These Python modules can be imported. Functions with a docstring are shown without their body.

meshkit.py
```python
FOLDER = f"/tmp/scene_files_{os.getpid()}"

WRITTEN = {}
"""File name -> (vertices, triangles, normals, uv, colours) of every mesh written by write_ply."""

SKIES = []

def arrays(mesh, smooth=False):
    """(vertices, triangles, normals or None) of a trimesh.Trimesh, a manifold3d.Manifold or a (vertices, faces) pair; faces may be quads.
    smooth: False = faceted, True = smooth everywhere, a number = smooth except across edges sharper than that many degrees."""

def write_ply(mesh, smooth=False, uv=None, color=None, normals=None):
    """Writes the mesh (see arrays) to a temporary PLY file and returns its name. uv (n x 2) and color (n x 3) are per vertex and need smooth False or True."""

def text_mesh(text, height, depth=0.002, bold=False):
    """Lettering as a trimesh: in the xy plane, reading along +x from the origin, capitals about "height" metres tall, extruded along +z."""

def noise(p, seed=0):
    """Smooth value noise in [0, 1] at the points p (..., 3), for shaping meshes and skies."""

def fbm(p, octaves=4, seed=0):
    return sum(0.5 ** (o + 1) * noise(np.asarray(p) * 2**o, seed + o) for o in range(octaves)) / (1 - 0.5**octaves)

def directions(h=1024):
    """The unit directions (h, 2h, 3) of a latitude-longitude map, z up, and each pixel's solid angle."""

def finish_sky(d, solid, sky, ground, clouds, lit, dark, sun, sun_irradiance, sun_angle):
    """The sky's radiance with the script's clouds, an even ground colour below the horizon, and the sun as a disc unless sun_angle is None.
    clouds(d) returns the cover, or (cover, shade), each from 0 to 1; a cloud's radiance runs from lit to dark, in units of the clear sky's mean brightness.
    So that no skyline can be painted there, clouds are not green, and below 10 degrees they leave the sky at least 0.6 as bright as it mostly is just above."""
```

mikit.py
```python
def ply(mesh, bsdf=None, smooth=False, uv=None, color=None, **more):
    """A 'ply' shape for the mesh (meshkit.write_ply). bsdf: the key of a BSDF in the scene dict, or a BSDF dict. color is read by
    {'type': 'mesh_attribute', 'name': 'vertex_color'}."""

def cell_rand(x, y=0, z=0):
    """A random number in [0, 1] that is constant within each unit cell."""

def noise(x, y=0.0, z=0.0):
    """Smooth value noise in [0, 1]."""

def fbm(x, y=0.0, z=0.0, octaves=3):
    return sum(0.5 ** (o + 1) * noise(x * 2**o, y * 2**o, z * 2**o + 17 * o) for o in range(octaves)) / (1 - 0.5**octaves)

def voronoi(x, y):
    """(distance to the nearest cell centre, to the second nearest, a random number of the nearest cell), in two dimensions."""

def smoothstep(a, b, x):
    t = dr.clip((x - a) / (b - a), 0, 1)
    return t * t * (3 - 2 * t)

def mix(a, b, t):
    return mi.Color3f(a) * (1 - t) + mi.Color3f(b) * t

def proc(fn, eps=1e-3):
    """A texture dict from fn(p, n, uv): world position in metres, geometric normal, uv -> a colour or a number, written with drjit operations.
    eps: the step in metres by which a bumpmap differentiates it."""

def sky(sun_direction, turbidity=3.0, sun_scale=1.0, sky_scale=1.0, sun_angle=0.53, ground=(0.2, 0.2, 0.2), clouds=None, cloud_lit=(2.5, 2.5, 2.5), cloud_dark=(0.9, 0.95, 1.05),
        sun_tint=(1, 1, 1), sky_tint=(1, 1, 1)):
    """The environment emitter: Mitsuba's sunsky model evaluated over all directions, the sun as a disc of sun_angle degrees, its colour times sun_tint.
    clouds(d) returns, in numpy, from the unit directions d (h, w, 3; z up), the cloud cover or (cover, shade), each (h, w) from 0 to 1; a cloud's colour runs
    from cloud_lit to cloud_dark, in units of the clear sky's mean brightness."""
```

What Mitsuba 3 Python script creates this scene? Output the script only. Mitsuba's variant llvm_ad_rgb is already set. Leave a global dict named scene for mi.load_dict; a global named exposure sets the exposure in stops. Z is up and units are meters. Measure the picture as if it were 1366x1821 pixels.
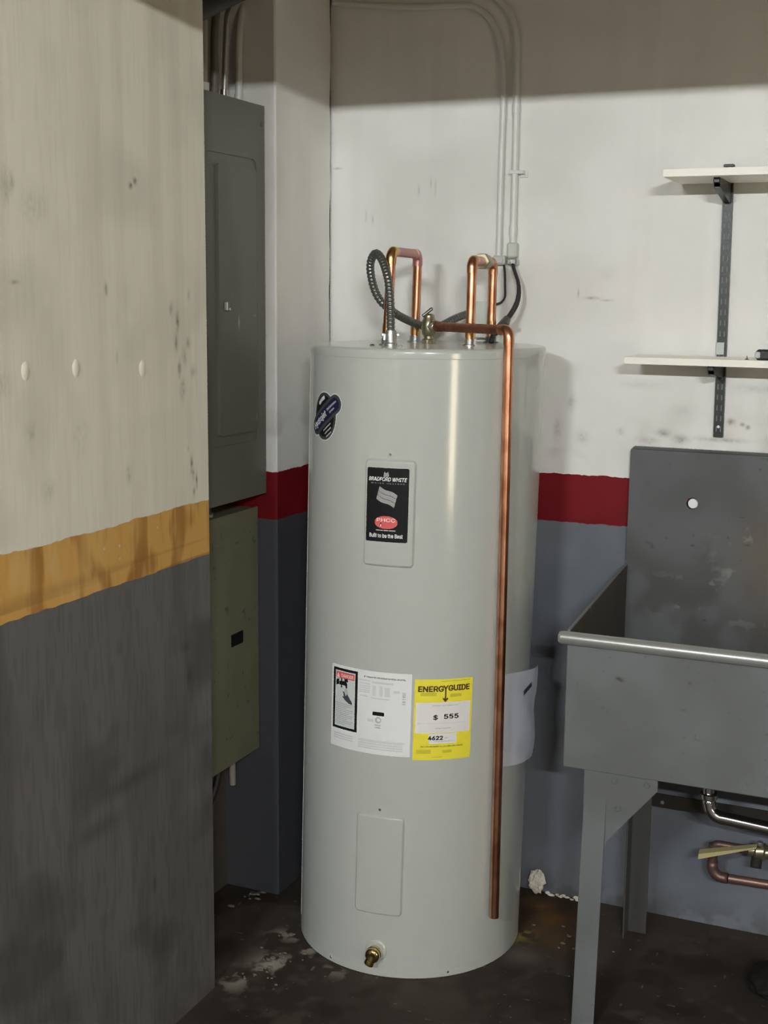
import math
import numpy as np
import drjit as dr
import trimesh
import mitsuba as mi
import mikit
import meshkit
from shapely.geometry import Polygon, Point, box as sbox
from shapely import affinity
from shapely.ops import unary_union

T = mi.ScalarTransform4f
scene, labels = {}, {}
exposure = 0.06

# ------------------------------------------------------------------ camera
FPX, YAW, PITCH, ROLL, EYE = 2301.36, 0.409824, 0.166993, 0.010021, 1.60653
FW = np.array([-math.sin(YAW) * math.cos(PITCH), math.cos(YAW) * math.cos(PITCH), -math.sin(PITCH)])
RT0 = np.array([math.cos(YAW), math.sin(YAW), 0.0])
UP0 = np.cross(RT0, FW)
UPV = -RT0 * math.sin(ROLL) + UP0 * math.cos(ROLL)
CAM = np.array([0, 0, EYE])
scene['camera'] = {'type': 'perspective', 'fov': math.degrees(2 * math.atan(683 / FPX)), 'fov_axis': 'x',
                   'near_clip': 0.05, 'far_clip': 50.0,
                   'to_world': T().look_at(origin=CAM.tolist(), target=(CAM + FW).tolist(), up=UPV.tolist())}

# ------------------------------------------------------------------ light levels
TUBE_RGB = [1120.0, 1160.0, 1160.0]      # fluorescent tube under its opaque reflector
WINDOW_RGB = [8.3, 6.9, 4.7]        # frosted lit window in the right-hand wall
TUBES, LY, LZ, LR = ((-1.02, -0.57), (0.58, 1.20)), -1.6, 2.38, 0.019

# ------------------------------------------------------------------ helpers
def lab(key, label=None, cat=None, group=None, kind=None):
    d = {}
    if label: d['label'] = label
    if cat: d['category'] = cat
    if group: d['group'] = group
    if kind: d['kind'] = kind
    labels[key] = d


def num(key):
    if key not in scene: return key
    i = 1
    while f'{key}_{i:03d}' in scene: i += 1
    return f'{key}_{i:03d}'


def add(key, mesh, mat, smooth=35, label=None, **more):
    key = num(key)
    scene[key] = mikit.ply(mesh, mat, smooth, **more)
    if label: labels[key] = {'label': label}
    return key


def cat(*ms):
    return trimesh.util.concatenate(list(ms))


def hull(pts):
    return trimesh.convex.convex_hull(np.asarray(pts, float))


def bx(x0, x1, y0, y1, z0, z1, b=0.0015):
    b = min(b, (x1 - x0) / 2.01, (y1 - y0) / 2.01, (z1 - z0) / 2.01)
    if b <= 0:
        m = trimesh.creation.box(extents=(x1 - x0, y1 - y0, z1 - z0))
        m.apply_translation([(x0 + x1) / 2, (y0 + y1) / 2, (z0 + z1) / 2]); return m
    P = []
    for x, sx in ((x0, 1), (x1, -1)):
        for y, sy in ((y0, 1), (y1, -1)):
            for z, sz in ((z0, 1), (z1, -1)):
                P += [(x, y + sy * b, z + sz * b), (x + sx * b, y, z + sz * b), (x + sx * b, y + sy * b, z)]
    return hull(P)


def frames(P):
    P = np.asarray(P, float)
    t = np.gradient(P, axis=0); t /= np.linalg.norm(t, axis=1, keepdims=True) + 1e-12
    a = np.cross(t[0], [0, 0, 1.0] if abs(t[0][2]) < 0.9 else [1.0, 0, 0]); a /= np.linalg.norm(a)
    A = [a]
    for i in range(1, len(P)):
        a = A[-1] - t[i] * (A[-1] @ t[i]); A.append(a / np.linalg.norm(a))
    A = np.array(A)
    return t, A, np.cross(t, A)


def tube(P, r, sides=18, hollow=False):
    P = np.asarray(P, float); n = len(P)
    t, A, B = frames(P)
    ang = np.arange(sides) * 2 * np.pi / sides
    r = np.broadcast_to(np.asarray(r, float), (n,))
    v = P[:, None] + r[:, None, None] * (np.cos(ang)[None, :, None] * A[:, None] + np.sin(ang)[None, :, None] * B[:, None])
    v = v.reshape(-1, 3)
    i, j = np.meshgrid(np.arange(n - 1), np.arange(sides), indexing='ij')
    q = np.stack([i * sides + j, i * sides + (j + 1) % sides, (i + 1) * sides + (j + 1) % sides, (i + 1) * sides + j], -1).reshape(-1, 4)
    f = np.vstack([q[:, [0, 1, 2]], q[:, [0, 2, 3]]])
    if not hollow:
        v = np.vstack([v, P[:1], P[-1:]]); k = np.arange(sides)
        f = np.vstack([f, np.stack([k * 0 + n * sides, (k + 1) % sides, k], 1),
                       np.stack([k * 0 + n * sides + 1, (n - 1) * sides + k, (n - 1) * sides + (k + 1) % sides], 1)])
    return trimesh.Trimesh(v, f, process=False)


def rod(a, b, r, sides=18):
    a, b = np.asarray(a, float), np.asarray(b, float)
    return tube([a, a + (b - a) * 0.002, b - (b - a) * 0.002, b], r, sides)


def smooth_path(P, step=0.004):
    from scipy.interpolate import PchipInterpolator, CubicSpline
    P = np.asarray(P, float)
    s = np.concatenate([[0], np.cumsum(np.linalg.norm(np.diff(P, axis=0), axis=1))])
    c = CubicSpline(s, P)
    return c(np.linspace(0, s[-1], max(4, int(s[-1] / step))))


def bend(a, c, b, R, n=9):
    """points of the round bend from leg c->a to leg c->b"""
    a, c, b = (np.asarray(x, float) for x in (a, c, b))
    d1, d2 = (a - c) / np.linalg.norm(a - c), (b - c) / np.linalg.norm(b - c)
    half = math.acos(np.clip(d1 @ d2, -1, 1)) / 2
    L = R / math.tan(half)
    p1, p2 = c + d1 * L, c + d2 * L
    cen = c + (d1 + d2) / np.linalg.norm(d1 + d2) * R / math.sin(half)
    u, w = p1 - cen, p2 - cen
    om = math.acos(np.clip(u @ w / (R * R), -1, 1))
    return np.array([cen + (math.sin((1 - s) * om) * u + math.sin(s * om) * w) / math.sin(om) for s in np.linspace(0, 1, n)])


def lathe(prof, n=64):
    return trimesh.creation.revolve(np.asarray(prof, float), sections=n)


def orient(m, origin, zdir, xdir=None):
    z = np.asarray(zdir, float); z /= np.linalg.norm(z)
    x = np.asarray(xdir if xdir is not None else ([1, 0, 0] if abs(z[0]) < 0.9 else [0, 1, 0]), float)
    x = x - z * (x @ z); x /= np.linalg.norm(x)
    M = np.eye(4); M[:3, 0], M[:3, 1], M[:3, 2], M[:3, 3] = x, np.cross(z, x), z, origin
    m = m.copy(); m.apply_transform(M); return m


def extr(poly, h):
    gs = getattr(poly, 'geoms', [poly])
    return cat(*[trimesh.creation.extrude_polygon(g, h, engine='earcut') for g in gs])


def hexnut(r, h, b=0.0015):
    P = []
    for k in range(6):
        a = k * math.pi / 3
        for rr, zz in ((r - b, 0), (r, b), (r, h - b), (r - b, h)):
            P.append((rr * math.cos(a), rr * math.sin(a), zz))
    return hull(P)


def disc(r, h, b=0.001, n=20):
    return lathe([(0, 0), (r, 0), (r, h - b), (r - b, h), (0, h)], n)


# ------------------------------------------------------------------ materials
fbm, noise, mix, ss = mikit.fbm, mikit.noise, mikit.mix, mikit.smoothstep


def pr(name, color, rough=0.5, metal=0.0, **k):
    c = color if isinstance(color, dict) else {'type': 'rgb', 'value': list(color)}
    r = rough
    scene[name] = {'type': 'twosided', 'bsdf': {'type': 'principled', 'base_color': c, 'roughness': r, 'metallic': metal, **k}}


def spots(a, b, L):
    """sum of soft elliptical marks; L = (a0, b0, ra, rb, strength)"""
    s = mi.Float(0)
    for a0, b0, ra, rb, st in L:
        d = dr.square((a - a0) / ra) + dr.square((b - b0) / rb)
        s = dr.maximum(s, st * dr.exp(-d * 1.2))
    return s


BACK_MARKS = [(-1.545, 1.936, .012, .003, .6), (-1.3087, 1.872, .004, .016, .30), (-1.262, 1.880, .003, .02, .35), (-1.275, 1.89, .003, .014, .25),
              (-1.44, 1.80, .003, .012, .3), (-1.46, 1.81, .003, .016, .25), (-0.8355, 1.601, .02, .004, .5), (-0.80, 1.596, .018, .003, .35), (-0.872, 1.612, .003, .012, .4),
              (-0.8, 1.66, .02, .02, .12), (-0.4803, 1.3078, .01, .008, .75), (-0.4397, 1.2961, .006, .006, .8), (-0.452, 1.302, .006, .005, .8), (-0.6428, 1.272, .02, .01, .5),
              (-0.50, 1.262, .06, .006, .45), (-0.60, 1.258, .02, .012, .55), (-0.68, 1.25, .03, .01, .4), (-0.36, 1.268, .03, .008, .4), (-0.75, 1.27, .01, .01, .3),
              (-0.85, 1.25, .02, .02, .25), (-0.6, 1.33, .03, .02, .15), (-0.42, 1.39, .06, .012, .2), (-0.70, 1.39, .06, .012, .14),
              (-0.88, 1.34, .012, .02, .3), (-0.915, 1.27, .01, .03, .3)]


def wall_color(p, n, uv):
    h = p.x + p.y
    e = 0.004 * (noise(h * 30, p.z * 4, 3) - 0.5) + 0.002 * (noise(h * 150, 1, 5) - .5)
    z = p.z + e
    cl = fbm(h * 3.1, p.z * 3.7, 1.0)
    white = mix((.735, .725, .695), (.66, .65, .615), ss(.42, .75, cl))
    white = mix(white, (.62, .60, .56), .35 * ss(.55, .85, fbm(h * 12, p.z * 2.2, 7)))
    drip = ss(.62, .85, noise(h * 22, p.z * 1.2, 9)) * .12
    white = mix(white, (.56, .55, .52), drip)
    low = ss(1.36, 1.22, p.z) * ss(.45, .7, fbm(h * 9, p.z * 14, 2))
    white = mix(white, (.42, .40, .36), low * .55)
    on_back = dr.select(p.y > 3.21, 1.0, 0.0)
    white = mix(white, (.22, .21, .19), spots(p.x, p.z, BACK_MARKS) * on_back * (.6 + .8 * noise(h * 160, p.z * 160, 3)))
    red = mix((.175, .005, .010), (.145, .004, .008), ss(.35, .7, fbm(h * 8, p.z * 8, 4)))
    gray = mix((.155, .170, .195), (.128, .138, .158), ss(.35, .7, fbm(h * 5, p.z * 5, 6)))
    gray = mix(gray, (.06, .055, .05), .5 * ss(.10, .0, p.z) * ss(.35, .6, fbm(h * 20, p.z * 20, 3)))
    c = mix(red, white, ss(1.1525, 1.1545, z))
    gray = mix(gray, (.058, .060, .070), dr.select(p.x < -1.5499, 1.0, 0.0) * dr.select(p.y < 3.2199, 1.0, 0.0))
    return mix(gray, c, ss(1.0275, 1.0295, z))


PART_MARKS = [(2.1627, 1.8165, .006, .008, .8), (2.1473, 1.8069, .006, .006, .8), (2.2836, 1.5711, .008, .014, .45), (2.305, 1.545, .006, .022, .65), (2.3, 1.50, .006, .02, .55),
              (2.33, 1.475, .012, .02, .35), (2.345, 1.50, .008, .012, .4), (2.365, 1.44, .012, .012, .3), (2.32, 1.405, .010, .02, .5), (2.31, 1.45, .007, .02, .6), (2.35, 1.60, .006, .012, .4),
              (2.352, 1.24, .005, .02, .7), (2.358, 1.22, .006, .012, .6), (2.371, 1.205, .004, .016, .75), (2.36, 1.185, .005, .01, .7), (2.34, 1.278, .003, .006, .6),
              (1.7846, 1.7788, .016, .03, .28), (1.8573, 1.75, .04, .03, .2), (1.80, 1.785, .008, .02, .3), (2.06, 1.61, .006, .012, .5), (1.80, 1.62, .012, .004, .5), (2.09, 1.48, .004, .012, .4),
              (1.83, 1.36, .02, .02, .22), (1.87, 1.25, .02, .02, .22), (1.76, 1.45, .02, .02, .2), (1.97, 1.34, .03, .05, .12), (2.12, 1.25, .01, .02, .35)]


def partition_color(p, n, uv):
    y, z = p.y, p.z
    z1 = z + .007 * (noise(y * 14, 1, 2) - .5) + .003 * (noise(y * 70, 3, 2) - .5)
    z2 = z + .003 * (noise(y * 40, 5, 2) - .5)
    grain = fbm(y * 26, z * 1.6, 3)
    white = mix((.68, .64, .54), (.63, .59, .495), ss(.35, .72, grain))
    white = mix(white, (.50, .465, .38), .16 * ss(.5, .9, noise(y * 190, z * 12, 43)))
    white = mix(white, (.44, .41, .34), .35 * ss(.5, .8, fbm(y * 6, z * 5, 8)))
    white = mix(white, (.10, .09, .07), spots(y, z, PART_MARKS) * (.35 + 1.0 * noise(y * 200, z * 110, 2)))
    warp = fbm(y * 5, z * 4, 11) * 2.2
    g = dr.sin((y * 36 + warp * 5.5 + 1.6 * noise(y * 9, z * 7, 4)) * 1.0)
    wood = mix((.54, .30, .080), (.33, .150, .032), ss(-.1, .95, g + .9 * (noise(y * 130, z * 6, 31) - .5)))
    wood = mix(wood, (.27, .115, .025), .55 * ss(.55, .8, fbm(y * 48, z * 5 + warp, 33)))
    wood = mix(wood, (.60, .40, .17), .5 * ss(.6, .85, fbm(y * 30, z * 9, 37)))
    wood = mix(wood, (.58, .36, .12), .6 * ss(.55, .85, fbm(y * 11, z * 3.5, 13)))
    wood = mix(wood, (.17, .085, .03), .5 * ss(.62, .8, noise(y * 3.0, z * 55, 14)) * ss(1.09, 1.05, z))
    wood = mix(wood, (.60, .52, .38), .8 * ss(.955, .985, noise(y * 60, z * 70, 15)))
    gray = mix((.118, .114, .112), (.090, .086, .082), ss(.3, .75, fbm(y * 14, z * 3, 5)))
    gray = mix(gray, (.055, .052, .046), .24 * ss(.45, .85, noise(y * 170, z * 22, 41)))
    gray = mix(gray, (.045, .042, .036), .6 * ss(.55, .8, fbm(y * 5, z * 7, 21)))
    gray = mix(gray, (.028, .026, .022), spots(y, z, [(2.33, .78, .012, .03, .7), (2.32, .85, .02, .012, .5), (2.1, .62, .12, .018, .45), (1.99, .56, .08, .02, .4), (2.18, .36, .006, .02, .6)]))
    c = mix(wood, white, ss(1.1555, 1.1575, z1))
    return mix(gray, c, ss(1.0350, 1.0365, z2))


def floor_color(p, n, uv):
    a = fbm(p.x * 3, p.y * 3, 1)
    b = fbm(p.x * 17, p.y * 17, 4)
    c = mix((.056, .044, .036), (.032, .025, .021), ss(.3, .72, a))
    c = mix(c, (.066, .056, .046), .55 * ss(.58, .8, b))
    c = mix(c, (.020, .016, .013), .6 * ss(.55, .75, fbm(p.x * 9, p.y * 9, 9)))
    lime = spots(p.x, p.y, [(-1.40, 2.56, .05, .07, .9), (-1.36, 2.66, .05, .06, .7), (-1.43, 2.71, .05, .03, .6), (-1.26, 2.60, .08, .03, .35), (-1.44, 2.47, .04, .06, .6)])
    c = mix(c, (.33, .30, .25), lime * ss(.50, .64, fbm(p.x * 26, p.y * 26, 2)))
    rust = spots(p.x, p.y, [(-.85, 3.06, .06, .10, .9), (-.80, 2.98, .05, .06, .7), (-.9, 3.14, .06, .05, .8)])
    c = mix(c, (.135, .065, .018), rust * (.4 + .6 * noise(p.x * 30, p.y * 30, 3)))
    c = mix(c, (.24, .20, .03), spots(p.x, p.y, [(-.885, 2.955, .026, .035, .9)]) * ss(.3, .6, noise(p.x * 60, p.y * 60, 8)))
    c = mix(c, (.12, .10, .085), spots(p.x, p.y, [(-.86, 2.86, .06, .05, .7)]))
    c = mix(c, (.12, .11, .095), ss(.94, .98, noise(p.x * 70, p.y * 70, 6)) * .8)
    return c


def panel_color(p, n, uv):
    c = mix((.135, .140, .122), (.115, .117, .100), ss(.3, .7, fbm(p.y * 6, p.z * 3, 3)))
    m = spots(p.y, p.z, [(2.755, 1.535, .004, .016, .8), (2.905, 1.56, .003, .03, .7), (2.84, 1.30, .003, .01, .5)])
    m = dr.maximum(m, ss(.965, .985, noise(p.y * 80, p.z * 40, 8)) * .3)
    return mix(c, (.32, .32, .26), m)


def low_panel_color(p, n, uv):
    c = mix((.170, .174, .118), (.142, .145, .096), ss(.3, .7, fbm(p.y * 6, p.z * 4, 5)))
    return mix(c, (.05, .05, .035), ss(.88, .96, noise(p.y * 90, p.z * 70, 6)) * .5)


def sink_color(p, n, uv):
    c = mix((.135, .143, .147), (.112, .118, .120), ss(.3, .7, fbm(p.x * 7, p.z * 7, p.y * 3)))
    c = mix(c, (.08, .075, .07), ss(.93, .98, noise(p.x * 90, p.z * 90, p.y * 60)) * .5)
    m = spots(p.x, p.z, [(-.60, .80, .008, .004, .9), (-.595, .797, .006, .004, .8), (-.45, .81, .004, .004, .6), (-.46, .75, .006, .002, .5)])
    return mix(c, (.045, .04, .038), m)


def splash_color(p, n, uv):
    c = mix((.092, .097, .100), (.068, .070, .070), ss(.3, .7, fbm(p.x * 6, p.z * 5, 3)))
    c = mix(c, (.048, .045, .040), .7 * ss(1.08, .95, p.z + .1 * noise(p.x * 14, p.z * 9, 5)) * ss(.35, .65, fbm(p.x * 11, p.z * 9, 9)))
    c = mix(c, (.12, .085, .05), spots(p.x, p.z, [(-.36, .98, .09, .14, .55)]))
    k = .6 * ss(.68, .82, fbm(p.x * 38, p.z * 38, 12)) * spots(p.x, p.z, [(-.42, .97, .07, .09, .9), (-.5, .87, .14, .06, .8)])
    c = mix(c, (.33, .31, .27), k)
    return mix(c, (.03, .03, .028), ss(.955, .985, noise(p.x * 60, p.z * 75, 2)) * .6)


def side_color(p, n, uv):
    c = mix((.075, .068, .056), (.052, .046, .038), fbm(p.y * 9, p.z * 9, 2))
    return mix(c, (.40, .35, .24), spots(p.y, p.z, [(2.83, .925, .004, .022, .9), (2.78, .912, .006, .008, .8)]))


def copper_color(p, n, uv):
    return mix((.80, .40, .245), (.56, .245, .135), ss(.35, .75, fbm(p.x * 40, p.y * 40, p.z * 22)))


def dull_copper(p, n, uv):
    return mix((.37, .15, .095), (.23, .085, .055), ss(.35, .75, fbm(p.x * 40, p.y * 40, p.z * 40)))


P_ = mikit.proc
pr('paint_wall', P_(wall_color), 0.6, specular=0.2)
pr('paint_partition', P_(partition_color), 0.6, specular=0.3)
pr('concrete', P_(floor_color), 0.75, specular=0.15)
pr('paint_panel', P_(panel_color), 0.42, specular=0.4)
pr('paint_low_panel', P_(low_panel_color), 0.42, specular=0.4)
pr('paint_sink', P_(sink_color), 0.45, specular=0.4)
pr('splash_metal', P_(splash_color), 0.5, specular=0.4)
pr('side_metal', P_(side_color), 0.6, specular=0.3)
pr('copper', P_(copper_color), 0.30, 1.0)
pr('copper_dull', P_(dull_copper), 0.38, 0.9)
pr('copper_lacquer', (.60, .30, .28), 0.42, 0.65)
pr('supply_copper', (.24, .145, .12), 0.42, 0.7)
pr('copper_gold', (.72, .43, .17), 0.22, 1.0)
pr('dark_copper', (.15, .09, .075), 0.45, 0.6)
pr('enamel', (.43, .445, .415), 0.14, 0.0, specular=0.9)
pr('enamel_cap', (.43, .445, .415), 0.15, 0.0, specular=0.9)
pr('white_paint', (.70, .69, .65), 0.5)
pr('ceiling_paint', (.50, .44, .36), 0.8)
pr('rear_paint', (.13, .12, .11), 0.8)
pr('crack', (.035, .03, .024), 0.9)
pr('galvanized', (.50, .51, .50), 0.35, 0.85)
pr('dark_galvanized', (.16, .17, .16), 0.36, 0.8)
pr('hose_metal', (.20, .21, .20), 0.30, 0.8)
pr('bright_zinc', (.80, .81, .80), 0.2, 1.0)
pr('chrome', (.80, .79, .76), 0.14, 1.0)
pr('brass', (.60, .46, .20), 0.13, 1.0)
pr('bronze', (.33, .30, .20), 0.3, 0.85)
pr('rusty_iron', (.026, .022, .019), 0.75, 0.1, specular=.2)
pr('rim_metal', (.36, .37, .355), 0.32, 0.55)
pr('conduit_paint', (.60, .60, .575), 0.42)
pr('conduit_dirty', (.25, .235, .20), 0.5)
pr('conduit_dark', (.11, .10, .085), 0.5)
pr('black_rubber', (.018, .018, .018), 0.55)
pr('black_steel', (.020, .023, .022), 0.36, 0.15, specular=0.45)
pr('slot_dark', (.15, .165, .165), 0.5)
pr('shelf_white', (.80, .78, .69), 0.45)
pr('box_paint', (.50, .53, .47), 0.5)
pr('yellow_vinyl', (.44, .38, .19), 0.5)
pr('plaster', (.70, .66, .55), 0.9)
pr('plaster_dim', (.13, .112, .095), 0.9)
pr('black_ink', (.010, .010, .010), 0.55, specular=0.15)
pr('badge_black', (.010, .010, .011), 0.55, specular=0.15)
pr('gray_ink', (.42, .42, .43), 0.6)
pr('pale_ink', (.58, .59, .59), 0.6)
pr('white_ink', (.78, .78, .77), 0.5)
pr('badge_gray', (.30, .295, .285), 0.5)
pr('red_ink', (.62, .10, .10), 0.5)
pr('pink_ink', (.80, .62, .58), 0.5)
pr('label_white', (.72, .725, .715), 0.4)
pr('label_pale', (.56, .60, .58), 0.45)
pr('label_yellow', (.78, .68, .045), 0.45)
pr('label_cream', (.70, .68, .66), 0.5)
pr('brown_ink', (.07, .035, .008), 0.5)
pr('olive_ink', (.55, .48, .03), 0.5)
pr('navy_ink', (.014, .015, .045), 0.5, specular=0.2)
pr('badge_edge', (.050, .055, .053), 0.5, specular=0.2)
pr('lilac_ink', (.42, .43, .52), 0.4)
pr('paper', (.55, .56, .62), 0.7)
pr('paper_dark', (.05, .05, .07), 0.7)
pr('gray_plastic', (.45, .46, .45), 0.5)
scene['lamp_white'] = {'type': 'twosided', 'bsdf': {'type': 'diffuse', 'reflectance': {'type': 'rgb', 'value': [.75, .75, .73]}}}

# ------------------------------------------------------------------ the room
def struct(key, mesh, mat, smooth=False, label=None):
    k = add(key, mesh, mat, smooth)
    lab(k, label, kind='structure')
    return k


YB, XS, XL, XP = 3.22, -1.56, -1.72, -1.471
struct('floor', bx(-1.9, 2.75, -3.7, 3.4, -0.15, 0, 0), 'concrete', label='stained dark brown concrete floor')
struct('ceiling', cat(bx(-1.9, 2.75, 1.36, 3.4, 2.375, 2.5, 0), bx(-1.9, 2.75, -3.7, 1.36, 2.72, 2.85, 0)), 'ceiling_paint', label='dim brown ceiling at the very top')
struct('wall_back', bx(-1.9, 2.75, YB, 3.4, 0, 2.375, 0), 'paint_wall', label='back wall painted white over a red stripe over gray')
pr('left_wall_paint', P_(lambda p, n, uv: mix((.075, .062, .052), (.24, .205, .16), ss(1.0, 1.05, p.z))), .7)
struct('wall_left', bx(-1.9, XL, 2.0, YB, 0, 2.375, 0), 'left_wall_paint', label='shaded wall carrying the electrical panels')
# column: a pilaster between the panels and the corner; a ragged open joint is left at the back wall
rng = np.random.default_rng(5)
zs = np.concatenate([[0], np.arange(0.02, 2.37, 0.02), [2.375]])
gap = 0.008 + 0.013 * meshkit.fbm(np.stack([zs * 9, zs * 0, zs * 0], 1), 3, 2)
gap[zs < 1.45] *= 0.35
v, f = [], []
for z, g in zip(zs, gap):
    v += [(XL, 2.9, z), (XS - .004, 2.9, z), (XS, 2.904, z), (XS - .0135 * 0, YB - g, z), (XL, YB - g, z)]
for i in range(len(zs) - 1):
    for j in range(5):
        a, b = i * 5 + j, i * 5 + (j + 1) % 5
        f += [(a, b, b + 5), (a, b + 5, a + 5)]
n0 = (len(zs) - 1) * 5
f += [(0, 2, 1), (0, 3, 2), (0, 4, 3), (n0, n0 + 1, n0 + 2), (n0, n0 + 2, n0 + 3), (n0, n0 + 3, n0 + 4)]
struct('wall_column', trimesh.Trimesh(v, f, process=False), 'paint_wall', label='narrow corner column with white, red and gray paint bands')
struct('trim_1', bx(XL, XS - .006, YB - .0035, YB - .0005, 0, 2.375, 0), 'crack', label='dark open joint between column and back wall')
struct('wall_partition', bx(XP - .032, XP, -1.2, 2.42, 0, 2.375, 0), 'paint_partition', label='plywood partition painted cream above a bare wood band and gray below')
for y, z in ((1.8179, 1.4682), (1.9605, 1.4662), (2.1741, 1.456)):
    m = lathe([(0, 0), (.0115, 0), (.010, .0015), (.005, .0028), (0, .0032)], 18); m.apply_scale([1.5, 1, 1])
    add('wall_partition__screw_plug', orient(m, (XP - .0004, y, z), (1, 0, 0), (0, 0, 1)), 'plaster', 30, 'small painted-over screw plug')
struct('wall_right', cat(bx(2.6, 2.75, -3.7, -.85, 0, 2.72, 0), bx(2.6, 2.75, -.2, 3.4, 0, 2.72, 0), bx(2.6, 2.75, -.85, -.2, 0, .35, 0), bx(2.6, 2.75, -.85, -.2, 1.75, 2.72, 0)), 'rear_paint')
struct('wall_rear', bx(-1.9, 2.75, -3.7, -3.55, 0, 2.72, 0), 'rear_paint')
fr = cat(bx(2.585, 2.66, -.90, -.85, .30, 1.80), bx(2.585, 2.66, -.2, -.15, .30, 1.80), bx(2.585, 2.66, -.85, -.2, .30, .35), bx(2.585, 2.66, -.85, -.2, 1.75, 1.80))
struct('window_1', fr, 'white_paint')
scene['window_1__frosted_pane'] = mikit.ply(bx(2.63, 2.64, -.85, -.2, .35, 1.75, 0), 'lamp_white', False, emitter={'type': 'area', 'radiance': {'type': 'rgb', 'value': WINDOW_RGB}})

# dropped header beam above the photographer: it keeps the ceiling lamps off the top of the walls
struct('trim_2', bx(-1.47, 2.6, 1.36, 1.42, 2.2005, 2.72, .002), 'rear_paint', label='dropped header beam across the room')
# ------------------------------------------------------------------ lamps (behind the photographer)
for n_, (LX0, LX1) in enumerate(TUBES):
    fl_ = 'fluorescent_light' + ('_001' if n_ else '')
    lab(fl_, 'fluorescent strip light behind the photographer on the %s side' % ('right' if n_ else 'left'), 'light')
    add(fl_ + '__housing', bx(LX0 - .05, LX1 + .05, LY - .06, LY + .06, LZ + .0195, LZ + .0745, .001), 'lamp_white', 20)
    for x in (LX0 - .045, LX1 + .003):
        add(fl_ + '__lamp_holder', bx(x, x + .042, LY - .02, LY + .02, LZ - .02, LZ + .020, .003), 'lamp_white', 20)
    scene[fl_ + '__tube'] = mikit.ply(rod((LX0, LY, LZ), (LX1, LY, LZ), LR, 20), 'lamp_white', True, emitter={'type': 'area', 'radiance': {'type': 'rgb', 'value': TUBE_RGB}})

# ------------------------------------------------------------------ water heater (leans 1 degree to the right)
TX, TY, H, R, LEAN = -1.177078, 2.901815, 1.488, 0.28, 0.016741
CU = np.array([math.cos(YAW), math.sin(YAW)])


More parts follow.
